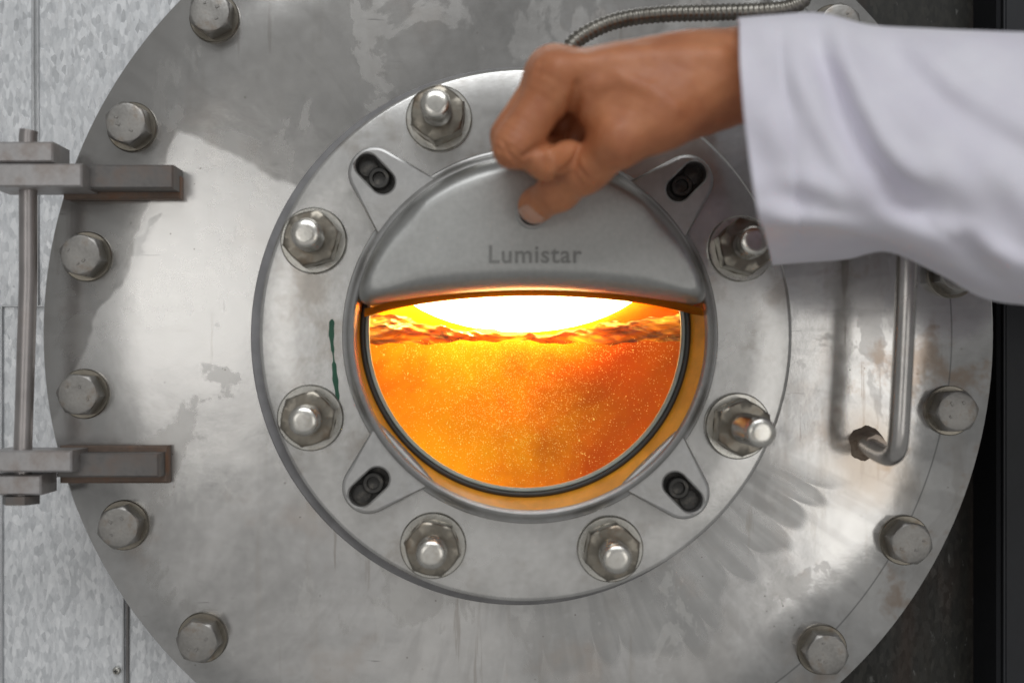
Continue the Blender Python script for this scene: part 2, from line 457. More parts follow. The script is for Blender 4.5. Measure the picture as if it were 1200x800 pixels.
# small cross-head screw by the seam
c = W(137, 785, HW)
V, F = solid_lathe((c.x, c.z), [(R(5.2), HW), (R(5.2), HW + .0008), (R(4), HW + .0018), (R(2), HW + .0022)], 20)
sc_ = mk('screw', V, F, M['washer'], wall)
g = G(); q = R(2.6); w_ = R(.7)
g.add(*box(c.x - q, c.x + q, HW + .0021, HW + .00245, c.z - w_, c.z + w_, .00005)); g.add(*box(c.x - w_, c.x + w_, HW + .0021, HW + .0025, c.z - q, c.z + q, .00005))
g.build('screw_slot', M['black'], sc_, smooth=0)

post = thing('dark_post', W(1190, 800, -.05), 'black vertical post at the right edge behind the cover', 'post')
a = W(1171, 1220, -.028); b = W(1420, -420, -.028)
V, F = box(a.x, b.x, -.09, -.028, a.z, b.z, .004); mk('post_body', V, F, M['black'], post)
a = W(1176, 1220, -.026); b = W(1179, -420, -.026)
V, F = box(a.x, b.x, -.03, -.0262, a.z, b.z, .0003); mk('edge_strip', V, F, M['black'], post)

# ================================================================== the manhole cover
PC = W(607.5, 391, 0); PCC = (PC.x, PC.z)
cover = thing('manhole_cover', PC, 'large round stained steel manhole cover ringed with hex bolts', 'manhole cover')
V, F = lathe(PCC, [(R(196), -.020), (R(552), -.020), (R(557.5), -.0185), (R(557.5), -.0012), (R(556.5), -.0004), (R(555), 0), (R(440), 0), (R(198), 0)], 200, True)
mk('plate', V, F, M['plate'], cover, origin=PC)
V, F = lathe(PCC, [(R(480), -.044), (R(556), -.044), (R(556), -.0225), (R(520), -.0225), (R(520), -.0205), (R(480), -.0205)], 160, True)
mk('mating_flange', V, F, M['neck'], cover)
V, F = lathe(PCC, [(R(500), -.0655), (R(500), -.0445)], 120)
mk('neck', V, F, M['neck'], cover)

def hexring(r, h, n=6, sub=6, round_=0):
    out = []
    for i in range(n):
        a0 = 2*PI*i/n; a1 = 2*PI*(i+1)/n
        for k in range(sub):
            t = k / sub
            x = (1-t)*math.cos(a0) + t*math.cos(a1); z = (1-t)*math.sin(a0) + t*math.sin(a1)
            l = math.hypot(x, z); s = (1-round_) + round_/l
            out.append((r*x*s, -h, r*z*s))
    return out
def bolt_mesh(seed):
    rr = random.Random(seed)
    r = .0116; H = .0125
    rings = [hexring(r, .001), hexring(r, H - .0022), hexring(r * .975, H - .0010, round_=.45), hexring(r * .88, H - .0002, round_=.9), hexring(r * .80, H, round_=1), hexring(r*.3, H - .00015, round_=1)]
    g = G(); g.add(*loft(rings))
    for k in range(rr.choice([3, 3, 5])):       # stamped grade marks
        a = rr.random() * 6.28; q = rr.uniform(.3, .6) * r
        cx, cz = q*math.cos(a), q*math.sin(a); s = rr.uniform(.0006, .0012)
        g.add(*box(cx - s, cx + s, H - .0004, H + .0003, cz - s*.6, cz + s*.6, .0002))
    return g
bm_meshes = []
for k in range(4):
    o = bolt_mesh(k).build('bolt', M['bolt'], None, origin=(0, 0, 0)); bm_meshes.append(o.data); COL.objects.unlink(o); bpy.data.objects.remove(o)
V, F = solid_lathe((0, 0), [(.0132, 0), (.0132, .0011), (.0127, .0016), (.011, .0016)], 40)
o = mk('washer', V, F, M['nut'], None, origin=(0, 0, 0)); wmesh = o.data; bpy.data.objects.remove(o)
HC = W(608, 390, .0135)
for k in range(20):
    a = math.radians(10.1 + 18 * k)
    p = Vector((HC.x + R(523.5, .0135) * math.cos(a), 0, HC.z - R(523.5, .0135) * math.sin(a)))
    bo = bpy.data.objects.new('bolt', bm_meshes[k % 4]); ORG[bo] = p
    bo.location = p - PC; bo.rotation_euler = (random.uniform(-.02, .02), random.random() * 6.28, random.uniform(-.02, .02))
    link(bo, cover)
    wo = bpy.data.objects.new('bolt_washer', wmesh); wo.location = (0, 0, 0); link(wo, bo)

# grab handle: bent rod welded to the plate
Hh = .052
pts = [W(1019, 203, -.001), W(1024, 203, .012), W(1036, 200, .030), W(1050, 203, .044), W(1060, 214, .050), W(1064, 232, Hh), W(1063, 300, Hh), W(1059, 400, Hh),
       W(1055, 480, Hh), W(1053, 512, .0515), W(1050, 528, .049), W(1042, 534, .042), W(1030, 530, .027), W(1018, 522, .010), W(1014, 519, -.001)]
V, F = tube(catmull(pts, 6), .0050, 20); hd_ = mk('handle', V, F, M['handle'], cover, smooth=60)
for (px, py) in ((1019, 203), (1014, 519)):
    c = W(px, py, 0); g = G(); n = 28; rings = []
    for (r, h) in ((.0092, -.0005), (.0088, .0008), (.0074, .0028), (.0061, .0062), (.0055, .0105), (.0052, .017)):
        rings.append([(c.x + (r * (1 + .10*math.sin(3*a*2*PI/n + 1) + .05*math.sin(7*a*2*PI/n))) * math.cos(a*2*PI/n), -h, c.z + (r * (1 + .08*math.sin(2*a*2*PI/n) + .05*math.sin(8*a*2*PI/n + 2))) * math.sin(a*2*PI/n)) for a in range(n)])
    g.add(*loft(rings)); g.build('weld', M['weld'], hd_, smooth=60)

# ================================================================== hinge on the left
hinge = thing('cover_hinge', W(31, 560, .02), 'grey hinge rod held by two rusty arms at left edge', 'hinge')
rx0, rx1 = 31, 28
V, F = tube([W(34, 153, .020), W(33, 160, .020), W(33, 330, .020), W(27, 520, .020), W(26, 588, .020)], R(10.5, .02), 24)
mk('hinge_rod', V, F, M['rod'], hinge, smooth=50)
def hpart(name, mat, *args, parent=hinge, b=.0009): 
    V, F = pbox(*args, b=b); return mk(name, V, F, mat, parent, smooth=0)
arm = hpart('arm', M['rust'], 66, 203, 193, 221, .0003, .021)
hpart('arm_pad', M['pad'], 74, 211, 206, 233, .0001, .008, parent=arm)
hpart('knuckle', M['arm'], -14, 96, 191.5, 219, .004, .034)
hpart('stop_block', M['arm'], -14, 62, 166, 190, .004, .030)
arm = hpart('arm', M['rust'], 66, 186, 531, 559, .0003, .020)
hpart('arm_pad', M['pad'], 70, 197, 522, 566, .0001, .007, parent=arm)
hpart('knuckle', M['arm'], -14, 84, 528, 553, .004, .032)
hpart('stop_block', M['arm'], -14, 48, 556, 580, .004, .028)
c = W(25, 580, .02); c2 = W(25, 590, .02)
g = G(); g.add(*loft([[(c.x + .0095*math.cos(k*PI/3), -.02 + .0095*math.sin(k*PI/3), zz) for k in range(6)] for zz in (c.z, c2.z)])); g.build('nut', M['rust'], hinge, smooth=0)

# ================================================================== sight-glass flange with its studs
H1 = .012
FC = W(616, 392, H1); FCC = (FC.x, FC.z); FR = R(312, H1)
sflange = thing('sight_glass_flange', W(616, 392, 0), 'flat inner steel flange clamped by eight studs around the window', 'flange')
V, F = lathe(FCC, [(R(196), .0002), (FR, .0002), (FR + .0003, .0008), (FR + .0002, H1 - .0012), (FR - .0006, H1 - .0003), (FR - .0018, H1), (R(260), H1), (R(212, H1), H1)], 180)
mk('ring_plate', V, F, M['ring'], sflange, origin=FC)
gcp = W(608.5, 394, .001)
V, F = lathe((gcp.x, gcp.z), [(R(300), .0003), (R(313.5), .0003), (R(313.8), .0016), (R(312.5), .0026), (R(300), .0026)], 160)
mk('ring_shade', V, F, M['ring_shade'], sflange)  # added grey crescent: shadow at the ring's left edge, built as a shape
# stud meshes
def nut_geo(r, h0, h1):
    rings = [hexring(r * .95, h0, round_=.6), hexring(r, h0 + .0008), hexring(r, h1 - .0020), hexring(r * .955, h1 - .0006, round_=.5), hexring(r * .85, h1, round_=1), hexring(r * .55, h1, round_=1)]
    return loft(rings)
def stud_geo(r, h0, h1, seed):
    n = 28; g = G(); rings = []
    h = h0; k = 0
    while h < h1 - .003:                        # rounded thread ridges
        rings.append([(r * (1 if k % 2 == 0 else .945) * math.cos(2*PI*i/n), -h, r * (1 if k % 2 == 0 else .945) * math.sin(2*PI*i/n)) for i in range(n)])
        h += .00085; k += 1
    for rr, hh in ((.97, h1 - .0022), (.90, h1 - .0008), (.80, h1 - .0001), (.45, h1)):
        rings.append([(r * rr * math.cos(2*PI*i/n), -hh, r * rr * math.sin(2*PI*i/n)) for i in range(n)])
    return loft(rings)
tmpl = {}
def template(name, geo, mat, smooth=35):
    o = mk(name, geo[0], geo[1], mat, None, origin=(0, 0, 0), smooth=smooth); tmpl[name] = o.data; bpy.data.objects.remove(o)
template('washer', solid_lathe((0, 0), [(.0168, 0), (.0172, .0005), (.0172, .0018), (.0165, .0026), (.0120, .0026)], 48), M['washer'])
template('nut', nut_geo(.0149, .0026, .0158), M['nut'], 25)
SC = W(616, 390.5, H1 + .001)
NUTTIP = {}
for k in range(8):
    a = math.radians(23.6 + 45 * k + (-.6 if k == 5 else 0))
    rr = R(270.5, H1)
    p = Vector((SC.x + rr * math.cos(a), -H1, SC.z - rr * math.sin(a)))
    L = [.047, .036, .034, .034, .035, .036, .034, .034][k]
    V, F = stud_geo(.0077, 0, L, k)
    st = mk('stud', [Vector(v) + p for v in V], F, M['stud'], sflange, smooth=50, origin=p)
    st.rotation_euler = ((random.uniform(-.03, .03)), 0, random.uniform(-.03, .03) + (.06 if k == 0 else 0))
    for nm in ('washer', 'nut'):
        o = bpy.data.objects.new('stud_' + nm, tmpl[nm]); o.rotation_euler = (0, random.random() * 6.28, 0); link(o, st)
# green paint-marker stroke
pts = catmull([W(389, 374, H1), W(388.5, 395, H1), W(391, 420, H1), W(393, 445, H1), W(396.5, 470, H1)], 8)
g = G(); vs = []
for i, p in enumerate(pts):
    w_ = R(2.3 + .8 * math.sin(i * .33) + .35 * math.sin(i * 1.1)) * (.55 if 13 < i < 18 else 1) * (.4 if i in (0, len(pts) - 1) else 1)
    vs.append([(p.x - w_, -H1 - .0002, p.z), (p.x + w_, -H1 - .0002, p.z)])
g.add([v for r_ in vs for v in r_], [(2*i, 2*i+1, 2*i+3, 2*i+2) for i in range(len(vs) - 1)])
g.build('paint_mark', M['green'], sflange, label='dark green marker stroke on the flange')

# ================================================================== sight glass fitting
H2 = .0255
BC = W(622, 392.5, H2); BCC = (BC.x, BC.z)
sight = thing('sight_glass', W(622, 392, H1), 'round sight glass with four slotted lugs showing amber liquid', 'sight glass')
ri, ro = R(206.5, H2), R(217, H2)
V, F = lathe(BCC, [(ri - .0005, .008), (ri, H2 - .0022), (ri + .0005, H2 - .0006), (ri + .0014, H2), (ro - .0022, H2 - .0004), (ro - .0006, H2 - .0020), (ro, H2 - .0045), (ro + .0002, .0185), (ro + .0012, .0176), (ro + .0022, .0174), (ro + .0028, .0166), (ro + .0028, H1 - .001)], 160)
mk('body_ring', V, F, M['lugs'], sight)
def lug(px, py, h):
    c = W(px, py, h); d = Vector((c.x - BC.x, 0, c.z - BC.z)); dl = d.length; u = d.normalized(); t = Vector((-u.z, 0, u.x))
    rt = .0135; half = .0205; bx_ = ro - .003
    # outline: base corners, straight flanks, rounded tip
    key = [(bx_ - .004, -half), (bx_, -half)]
    for k in range(25):
        a = -PI * .40 + PI * .80 * k / 24
        key.append((dl + .0015 + rt * math.cos(a), rt * math.sin(a)))
    key += [(bx_, half), (bx_ - .004, half)]
    pts = []
    for (a, b) in zip(key, key[1:] + key[:1]):
        m_ = max(1, int(math.hypot(b[0]-a[0], b[1]-a[1]) / .0022))
        pts += [(a[0] + (b[0]-a[0])*q/m_, a[1] + (b[1]-a[1])*q/m_) for q in range(m_)]
    n = len(pts)
    sl, sw = .0058, .0062; sc0 = dl + .001
    def sdf(x_, z_): return math.hypot(max(0, abs(x_) - sl), z_) - sw
    slot = []
    for p_ in pts:
        dx, dz = p_[0] - sc0, p_[1]; l_ = math.hypot(dx, dz); dx /= l_; dz /= l_
        t0, t1 = 0, .03
        for q in range(30):
            tm = (t0 + t1) / 2
            if sdf(dx*tm, dz*tm) < 0: t0 = tm
            else: t1 = tm
        slot.append((sc0 + dx*t0, dz*t0))
    def P3(q, hh): return Vector((BC.x, 0, BC.z)) + u * q[0] + t * q[1] + Vector((0, -hh, 0))
    cen = (sc0, 0)
    def inset(p_, d_): v = Vector((cen[0] - p_[0], cen[1] - p_[1])); v.normalize(); return (p_[0] + v.x*d_, p_[1] + v.y*d_)
    def outs(p_, d_): v = Vector((p_[0] - sc0, p_[1])); v.normalize(); return (p_[0] + v.x*d_, p_[1] + v.y*d_)
    ht = h
    rings = [[P3(p_, H1 + .0002) for p_ in pts], [P3(p_, ht - .0016) for p_ in pts], [P3(inset(p_, .0007), ht - .0004) for p_ in pts], [P3(inset(p_, .0018), ht) for p_ in pts],
             [P3(outs(p_, .0009), ht) for p_ in slot], [P3(p_, ht - .0007) for p_ in slot], [P3(p_, H1 + .0006) for p_ in slot]]
    V, F = loft(rings, True, False)
    lg = mk('lug', V, F, M['lugs'], sight, smooth=14)
    mk('slot_floor', [P3(p_, H1 + .0010) for p_ in slot], [tuple(range(n))], M['dark_screw'], lg, smooth=0)
    # cap screw in the slot
    cc = Vector((BC.x, 0, BC.z)) + u * (dl - .0015)
    g = G(); V, F = solid_lathe((cc.x, cc.z), [(.0056, H1 + .001), (.0056, ht - .0040), (.0050, ht - .0032), (.0034, ht - .0032), (.0030, ht - .0058), (.001, ht - .006)], 28)
    g.add(V, F); g.build('cap_screw', M['dark_screw'], lg)
    cc = Vector((BC.x, 0, BC.z)) + u * (dl + .0068)
    V, F = solid_lathe((cc.x, cc.z), [(.0048, H1 + .001), (.0048, ht - .0062), (.0030, ht - .0058)], 24)
    mk('slot_washer', V, F, M['dark_screw'], lg)
for (px, py) in ((441, 205), (803, 214), (434, 569), (799, 575)): lug(px, py, .0215)
GC = W(615.5, 388.5, .008); GCC = (GC.x, GC.z)
# amber gasket: a cone from the ring's bore to the seal (its inner edge sits off-centre)
n = 128; rings = []
for t in (0, .15, .5, .85, 1):
    c = BC.lerp(GC, t); r = (ri + .0002) * (1 - t) + R(193.5, .008) * t; h = .0210 * (1 - t) + .0085 * t
    rings.append([(c.x + r*math.cos(2*PI*i/n), -h, c.z + r*math.sin(2*PI*i/n)) for i in range(n)])
V, F = loft(rings, True, False); mk('gasket', V, F, M['gasket'], sight, smooth=180)
V, F = lathe(GCC, [(R(194, .008), .0082), (R(193, .008), .0098), (R(190, .008), .0104), (R(187.5, .008), .0096), (R(186.5, .008), .0070)], 128)
mk('seal_ring', V, F, M['seal'], sight, smooth=180)
V, F = lathe(GCC, [(R(187.2, .008), .0085), (R(185.4, .008), .0092), (R(183.5, .008), .0074), (R(183.2, .008), .005), (R(186), .0015), (R(195.5), -.004), (R(195.5), -.075)], 128)
mk('seal_lip', V, F, M['bevel'], sight, smooth=180)
V, F = lathe(GCC, [(R(185), .0015), (R(185), .0062), (R(100), .0062), (.0005, .0062)], 128)
V2, F2 = lathe(GCC, [(.0005, .0062), (R(60), .0062), (R(185.5), .0062)], 96)
mk('glass_pane', V2, F2, M['glass'], sight)

# ================================================================== liquid seen through the glass
HL = -.022
liq = thing('amber_liquid', W(615, 560, HL), 'fizzy amber liquid behind the round window', 'liquid')
NX, NZ = 150, 120
lc = W(615.5, 388.5, 0); lr = R(195.3, 0)
V = []; F = []
ztop = W(600, 354, HL).z; zbot = lc.z - lr
def fbm(x, z):
    return (math.sin(x*90 + 1.3*math.sin(z*70)) + .6*math.sin(z*150 + x*60 + 2) + .4*math.sin(x*230 - z*190)) / 2
for j in range(NZ + 1):
    t = j / NZ
    for i in range(NX + 1):
        s = -1 + 2 * i / NX
        z0 = ztop + .0012 * math.sin(s * 9 + .6) + .0008 * math.sin(s * 23)
        z = z0 + (zbot - z0) * t
        hw = math.sqrt(max(1e-8, lr*lr - (z - lc.z)**2))
        x = lc.x + s * hw
        V.append((x, -(HL + .0006 * fbm(x, z) + .004 * s * s + .003 * t), z))
for j in range(NZ):
    for i in range(NX):
        a = j*(NX+1) + i; F.append((a, a + NX + 1, a + NX + 2, a + 1))
# back and top so that it is a body
nb0 = len(V)
for i in range(NX + 1):
    v = V[i]; V.append((v[0], .105, v[2] + .001))
for i in range(NX): F.append((i, i + 1, nb0 + i + 1, nb0 + i))
mk('liquid_body', V, F, M['liquid'], liq, smooth=180)
# wavy film of liquid where its surface meets the glass
NXB, NYB = 220, 26
def wave(px, py):
    return (math.sin(px*.031 + py*.21 + 1.1*math.sin(px*.013)) + .7*math.sin(px*.071 - py*.33 + 2) + .5*math.sin(px*.152 + py*.52) + .35*math.sin(px*.29 - py*.8)) / 2.2
V = []; F = []
for i in range(NXB + 1):
    px = 424 + (806 - 424) * i / NXB
    q = min(1, abs(px - 612) / 190)
    yt = 390.5 - 27 * q ** 1.5 + 2.2 * math.sin(px*.05 + .6) + 1.6 * math.sin(px*.13) + .9 * math.sin(px*.31 + 1)
    yb = 401 + 2.0 * math.sin(px*.028 + 1) + 1.3 * math.sin(px*.09) + .8 * math.sin(px*.23)
    for k in range(NYB + 1):
        t = k / NYB
        py = yt + (yb - yt) * t
        V.append(W(px, py, -.0085 + .0022 * wave(px, py) - .0035 * (abs(t - .45) * 2) ** 2))
for i in range(NXB):
    for k in range(NYB):
        a = i*(NYB+1) + k; F.append((a, a+1, a+NYB+2, a+NYB+1))
mk('surface_film', V, F, M['film'], liq, smooth=180)
# bubbles
ph_ = (1 + 5**.5) / 2
IV = np.array([(-1, ph_, 0), (1, ph_, 0), (-1, -ph_, 0), (1, -ph_, 0), (0, -1, ph_), (0, 1, ph_), (0, -1, -ph_), (0, 1, -ph_), (ph_, 0, -1), (ph_, 0, 1), (-ph_, 0, -1), (-ph_, 0, 1)]) / math.sqrt(1 + ph_**2)
IF = [(0,11,5),(0,5,1),(0,1,7),(0,7,10),(0,10,11),(1,5,9),(5,11,4),(11,10,2),(10,7,6),(7,1,8),(3,9,4),(3,4,2),(3,2,6),(3,6,8),(3,8,9),(4,9,5),(2,4,11),(6,2,10),(8,6,7),(9,8,1)]
V = []; F = []; cnt = 0
while cnt < 8500:
    u = rng.random()
    if u < .62: px, py = rng.normal(605, 55), rng.normal(468, 50)
    elif u < .75: px, py = rng.uniform(470, 790), rng.normal(408, 10)
    else: px, py = rng.uniform(440, 795), rng.uniform(400, 570)
    if math.hypot(px - 615, py - 389) > 180 or py < 372: continue
    r = abs(rng.normal(0, .00009)) + .00008
    if rng.random() < .008: r *= 2.2
    p = W(px, py, -.0165 + rng.random() * .006)
    b0 = len(V)
    V += [tuple(np.array(p) + q * r) for q in IV]; F += [(a+b0, b+b0, c+b0) for a, b, c in IF]; cnt += 1
mk('bubbles', V, F, M['bubble'], None, smooth=180, label='tiny gas bubbles rising in the amber liquid', cat='bubbles', kind='stuff')
# inside of the nozzle behind the liquid
V, F = lathe(GCC, [(R(195.5), -.075), (R(195.5), -.112), (.001, -.112)], 96); mk('nozzle_end', V, F, M['neck'], sight)

# ================================================================== the lamp hood
lamp = thing('sight_glass_lamp', W(624, 360, H1), 'grey half-moon lamp hood over the upper half of the window', 'lamp')
HF = .0510
def hood_outline():
    raw = []
    cx, cy, r = 624.0, 392.0, 212.5
    def low(px): return 338.5 + 22.5 * ((px - 625) / 209) ** 2
    a0 = math.asin((cy - 361) / r)
    N = 260
    for i in range(N + 1):
        a = a0 + (PI - 2*a0) * i / N
        raw.append((cx + r*math.cos(a), cy - r*math.sin(a)))
    xl, xr = cx - r*math.cos(a0), cx + r*math.cos(a0)
    for i in range(1, 180):
        px = xl + (xr - xl) * i / 180
        raw.append((px, low(px)))
    P = np.array(raw)
    def resample(P, n):
        Q = np.vstack([P, P[:1]]); d = np.r_[0, np.cumsum(np.hypot(*np.diff(Q, axis=0).T))]
        s = np.linspace(0, d[-1], n, endpoint=False)
        return np.c_[np.interp(s, d, Q[:, 0]), np.interp(s, d, Q[:, 1])]
    P = resample(P, 420)
    for k in range(110):
        P = .5*P + .25*(np.roll(P, 1, 0) + np.roll(P, -1, 0))
    return P
OUT = hood_outline()
def hood_ring(inset_px, h):
    out = []
    for x_, y_ in OUT:
        sx = min(max(x_, 500), 750); sy = 285 - 20 * (1 - ((sx - 625) / 125) ** 2)
        dx, dy = sx - x_, sy - y_; l = math.hypot(dx, dy); k = min(inset_px / l, 1)
        p = W(x_ + dx*k, y_ + dy*k, .040); out.append((p.x, -h, p.z))
    return out
rings = [hood_ring(6, .0070), hood_ring(1, .0090), hood_ring(0, .016), hood_ring(0, .0315)]
fr_ = 24
for k in range(1, 9):
    a = PI/2 * k / 8
    rings.append(hood_ring(fr_ * (1 - math.cos(a)), .0315 + (HF - .0315) * math.sin(a)))
for q, dh in ((32, .0001), (44, .0001), (1e4, .0001)): rings.append(hood_ring(q, HF + dh))
V, F = loft(rings, True, False)
mk('hood', V, F, M['hood'], lamp, smooth=50)
# amber edge seal hanging below the hood's lip
n = 80; rings = []
for dy, h in ((-1.5, .036), (2.5, .032), (6.0, .022), (8.5, .0105)):
    rings.append([W(427 + (823 - 427) * i / n, 338.5 + 22.5 * ((427 + (823 - 427) * i / n - 625) / 206) ** 2 + dy + 4 * (abs(i / n - .5) * 2) ** 6, h) for i in range(n + 1)])
V, F = loft(rings, False, False); mk('edge_seal', V, F, M['edge_seal'], lamp, smooth=180)
# the lamp's bulb, inside the hood
for (px, py, h, e) in ((550, 338, -.010, .46), (470, 340, -.010, .09)):
    bl = bpy.data.lights.new('bulb_light', 'POINT'); bl.energy = e; bl.color = (1, .84, .38); bl.shadow_soft_size = .008
    bo = bpy.data.objects.new('bulb_light', bl); bo.location = W(px, py, h) - ORG[lamp]; COL.objects.link(bo); bo.parent = lamp
# push button under the thumb
bc = W(624, 249, HF); 
V, F = lathe((bc.x, bc.z), [(.0082, HF - .002), (.0082, HF + .0018), (.0076, HF + .0025), (.0067, HF + .0025), (.0063, HF + .0016), (.0063, HF - .002)], 48)
bz = mk('button_bezel', V, F, M['lugs'], lamp)
V, F = solid_lathe((bc.x, bc.z), [(.0061, HF - .001), (.0061, HF + .0028), (.0054, HF + .0036), (.003, HF + .0038)], 40)
mk('push_button', V, F, M['button'], lamp)
# lettering, raised in the casting
cu = bpy.data.curves.new('lettering', 'FONT'); cu.body = 'Lumistar'; cu.align_x = 'CENTER'; cu.size = 1; cu.extrude = .012; cu.space_character = 1.08; cu.offset = .012
to = bpy.data.objects.new('lettering_tmp', cu); COL.objects.link(to)
dg = bpy.context.evaluated_depsgraph_get(); me = bpy.data.meshes.new_from_object(to.evaluated_get(dg))
bpy.data.objects.remove(to)
co = np.array([tuple(v.co) for v in me.vertices]); mn, mx_ = co.min(0), co.max(0)
a = W(573, 308.5, HF); b = W(682, 287.5, HF)
V = [(a.x + (v[0]-mn[0])/(mx_[0]-mn[0])*(b.x-a.x), -(HF + .00005 + (v[2]-mn[2])/(mx_[2]-mn[2])*.0006), a.z + (v[1]-mn[1])/(mx_[1]-mn[1])*(b.z-a.z)) for v in co]
F = [tuple(p.vertices) for p in me.polygons]
mk('lettering', V, F, M['letters'], lamp, smooth=0)
# lit lens behind the hood
lcn = W(610, 300, -.0135)
V = []; F = []; n = 48; mm = 24
a_, b_, d_ = R(168), R(91), .0050
rings = []
for j in range(1, mm):
    th = PI * j / mm
    rings.append([(lcn.x + a_*math.cos(th), lcn.y + d_*math.sin(th)*math.cos(2*PI*i/n), lcn.z + b_*math.sin(th)*math.sin(2*PI*i/n)) for i in range(n)])
V, F = loft(rings); mk('lamp_lens', V, F, M['glow'], lamp, smooth=180, label='glowing white lens of the lamp')

# ================================================================== flexible conduit
cond = thing('flexible_conduit', W(800, 15, .02), 'ribbed flexible metal conduit curving along the top edge', 'conduit')
path = catmull([W(668, 196, .036), W(662, 150, .045), W(655, 90, .045), W(668, 56, .043), W(690, 38, .042), W(725, 24, .041), W(775, 17, .040), W(840, 15, .038), W(895, 13, .036), W(925, 9, .036), W(943, -4, .036), W(948, -40, .036), W(946, -120, .034)], 60)
# even spacing
pp = np.array([tuple(p) for p in path]); d = np.r_[0, np.cumsum(np.linalg.norm(np.diff(pp, axis=0), axis=1))]
step = .00055; s = np.arange(0, d[-1], step); pp = np.c_[[np.interp(s, d, pp[:, k]) for k in range(3)]].T
rad = [.0037 + .00060 * (0.5 + .5 * math.cos(2*PI*i/5)) ** 1.2 for i in range(len(pp))]
V, F = tube(pp, rad, 14); mk('hose', V, F, M['hose'], cond, smooth=180)
c = W(668, 197, .036)
V, F = tube([W(668, 190, .037), W(668, 193, .0365), W(668.5, 206, .034), W(669, 215, .032)], [.0052, .0068, .0068, .006], 6); mk('gland_nut', V, F, M['stud'], cond, smooth=0)

# ================================================================== hand and sleeve
def surface_nets(f, org, s):
    nx, ny, nz = f.shape
    ins = f < 0
    acc = np.zeros((nx-1, ny-1, nz-1, 3), np.float32); cnt = np.zeros((nx-1, ny-1, nz-1), np.float32)
    sl = lambda o, n: slice(o, n - 1 + o)
    cs = [(i, j, k) for i in (0, 1) for j in (0, 1) for k in (0, 1)]
    for c0 in cs:
        for ax in range(3):
            if c0[ax]: continue
            c1 = list(c0); c1[ax] = 1
            A = f[sl(c0[0], nx), sl(c0[1], ny), sl(c0[2], nz)]; B = f[sl(c1[0], nx), sl(c1[1], ny), sl(c1[2], nz)]
            cr = (A < 0) != (B < 0)
            t = np.where(cr, A / np.where(cr, A - B, 1), 0)
            for a in range(3):
                acc[..., a] += np.where(cr, c0[a] + (t if a == ax else 0), 0)
            cnt += cr
    act = cnt > 0
    idx = -np.ones(act.shape, np.int64); idx[act] = np.arange(act.sum())
    ii = np.argwhere(act)
    V = (ii + acc[act] / cnt[act][:, None]) * s + org
    F = []
    for ax in range(3):
        a = [slice(None)]*3; b = [slice(None)]*3; a[ax] = slice(0, -1); b[ax] = slice(1, None)
        A = ins[tuple(a)]; B = ins[tuple(b)]
        e = np.argwhere(A != B)
        u, v = (ax+1) % 3, (ax+2) % 3
        ok = (e[:, u] > 0) & (e[:, v] > 0) & (e[:, u] < f.shape[u]-1) & (e[:, v] < f.shape[v]-1); e = e[ok]
        def at(du, dv):
            q = e.copy(); q[:, u] += du; q[:, v] += dv; return idx[q[:, 0], q[:, 1], q[:, 2]]
        Q = np.stack([at(-1, -1), at(0, -1), at(0, 0), at(-1, 0)], 1)
        fl = ~A[e[:, 0], e[:, 1], e[:, 2]]
        Q[fl] = Q[fl][:, ::-1]
        F.append(Q)
    return V, np.vstack(F)
def smin(a, b, k):
    h = np.clip(.5 + .5 * (b - a) / k, 0, 1)
    return b + (a - b) * h - k * h * (1 - h)

sx = .0009
lo = np.array(W(560, 290, .02)); hi = np.array(W(1060, 10, .02))
lo = np.array([W(570, 0, .14).x - .004, -.145, W(0, 275, .02).z - .004]); hi = np.array([W(1000, 0, .08).x, -.035, W(0, 20, .12).z + .016])
nn = np.ceil((hi - lo) / sx).astype(int)
gx, gy, gz = [lo[k] + sx * np.arange(nn[k]) for k in range(3)]
X, Y, Z = np.meshgrid(gx, gy, gz, indexing='ij'); X = X.astype(np.float32); Y = Y.astype(np.float32); Z = Z.astype(np.float32)
def J(px, py, h, r): p = W(px, py, h); return (p.x, p.y, p.z, R(r, h))
def caps(a, b):
    ax, ay, az, ra = a; bx, by, bz, rb = b
    dx, dy, dz = bx-ax, by-ay, bz-az; L2 = dx*dx + dy*dy + dz*dz
    t = np.clip(((X-ax)*dx + (Y-ay)*dy + (Z-az)*dz) / L2, 0, 1)
    return np.sqrt((X-ax-t*dx)**2 + (Y-ay-t*dy)**2 + (Z-az-t*dz)**2) - (ra + (rb-ra)*t)
def chain(js, k):
    d = None
    for a, b in zip(js[:-1], js[1:]):
        c = caps(a, b); d = c if d is None else smin(d, c, k)
    return d
def ball(j): return np.sqrt((X-j[0])**2 + (Y-j[1])**2 + (Z-j[2])**2) - j[3]
# forearm, wrist and back of the hand
B = chain([J(1010, 92, .098, 54), J(930, 90, .098, 50), J(872, 88, .100, 45), J(800, 92, .103, 42), J(735, 97, .106, 40)], .012)
B = smin(B, chain([J(1010, 92, .078, 54), J(930, 90, .078, 50), J(872, 87, .079, 46), J(800, 84, .080, 42)], .012), .012)
MC = [J(653, 92, .109, 27), J(650, 87, .091, 26.5), J(658, 88, .074, 25), J(668, 90, .058, 23)]      # knuckles
CP = [J(815, 92, .104, 34), J(818, 84, .093, 34), J(820, 86, .082, 33), J(822, 92, .073, 31)]
for c_, m_ in zip(CP, MC): B = smin(B, chain([c_, m_], .01), .013)
# palm filling
B = smin(B, chain([J(800, 125, .086, 38), J(700, 125, .080, 30)], .01), .014)
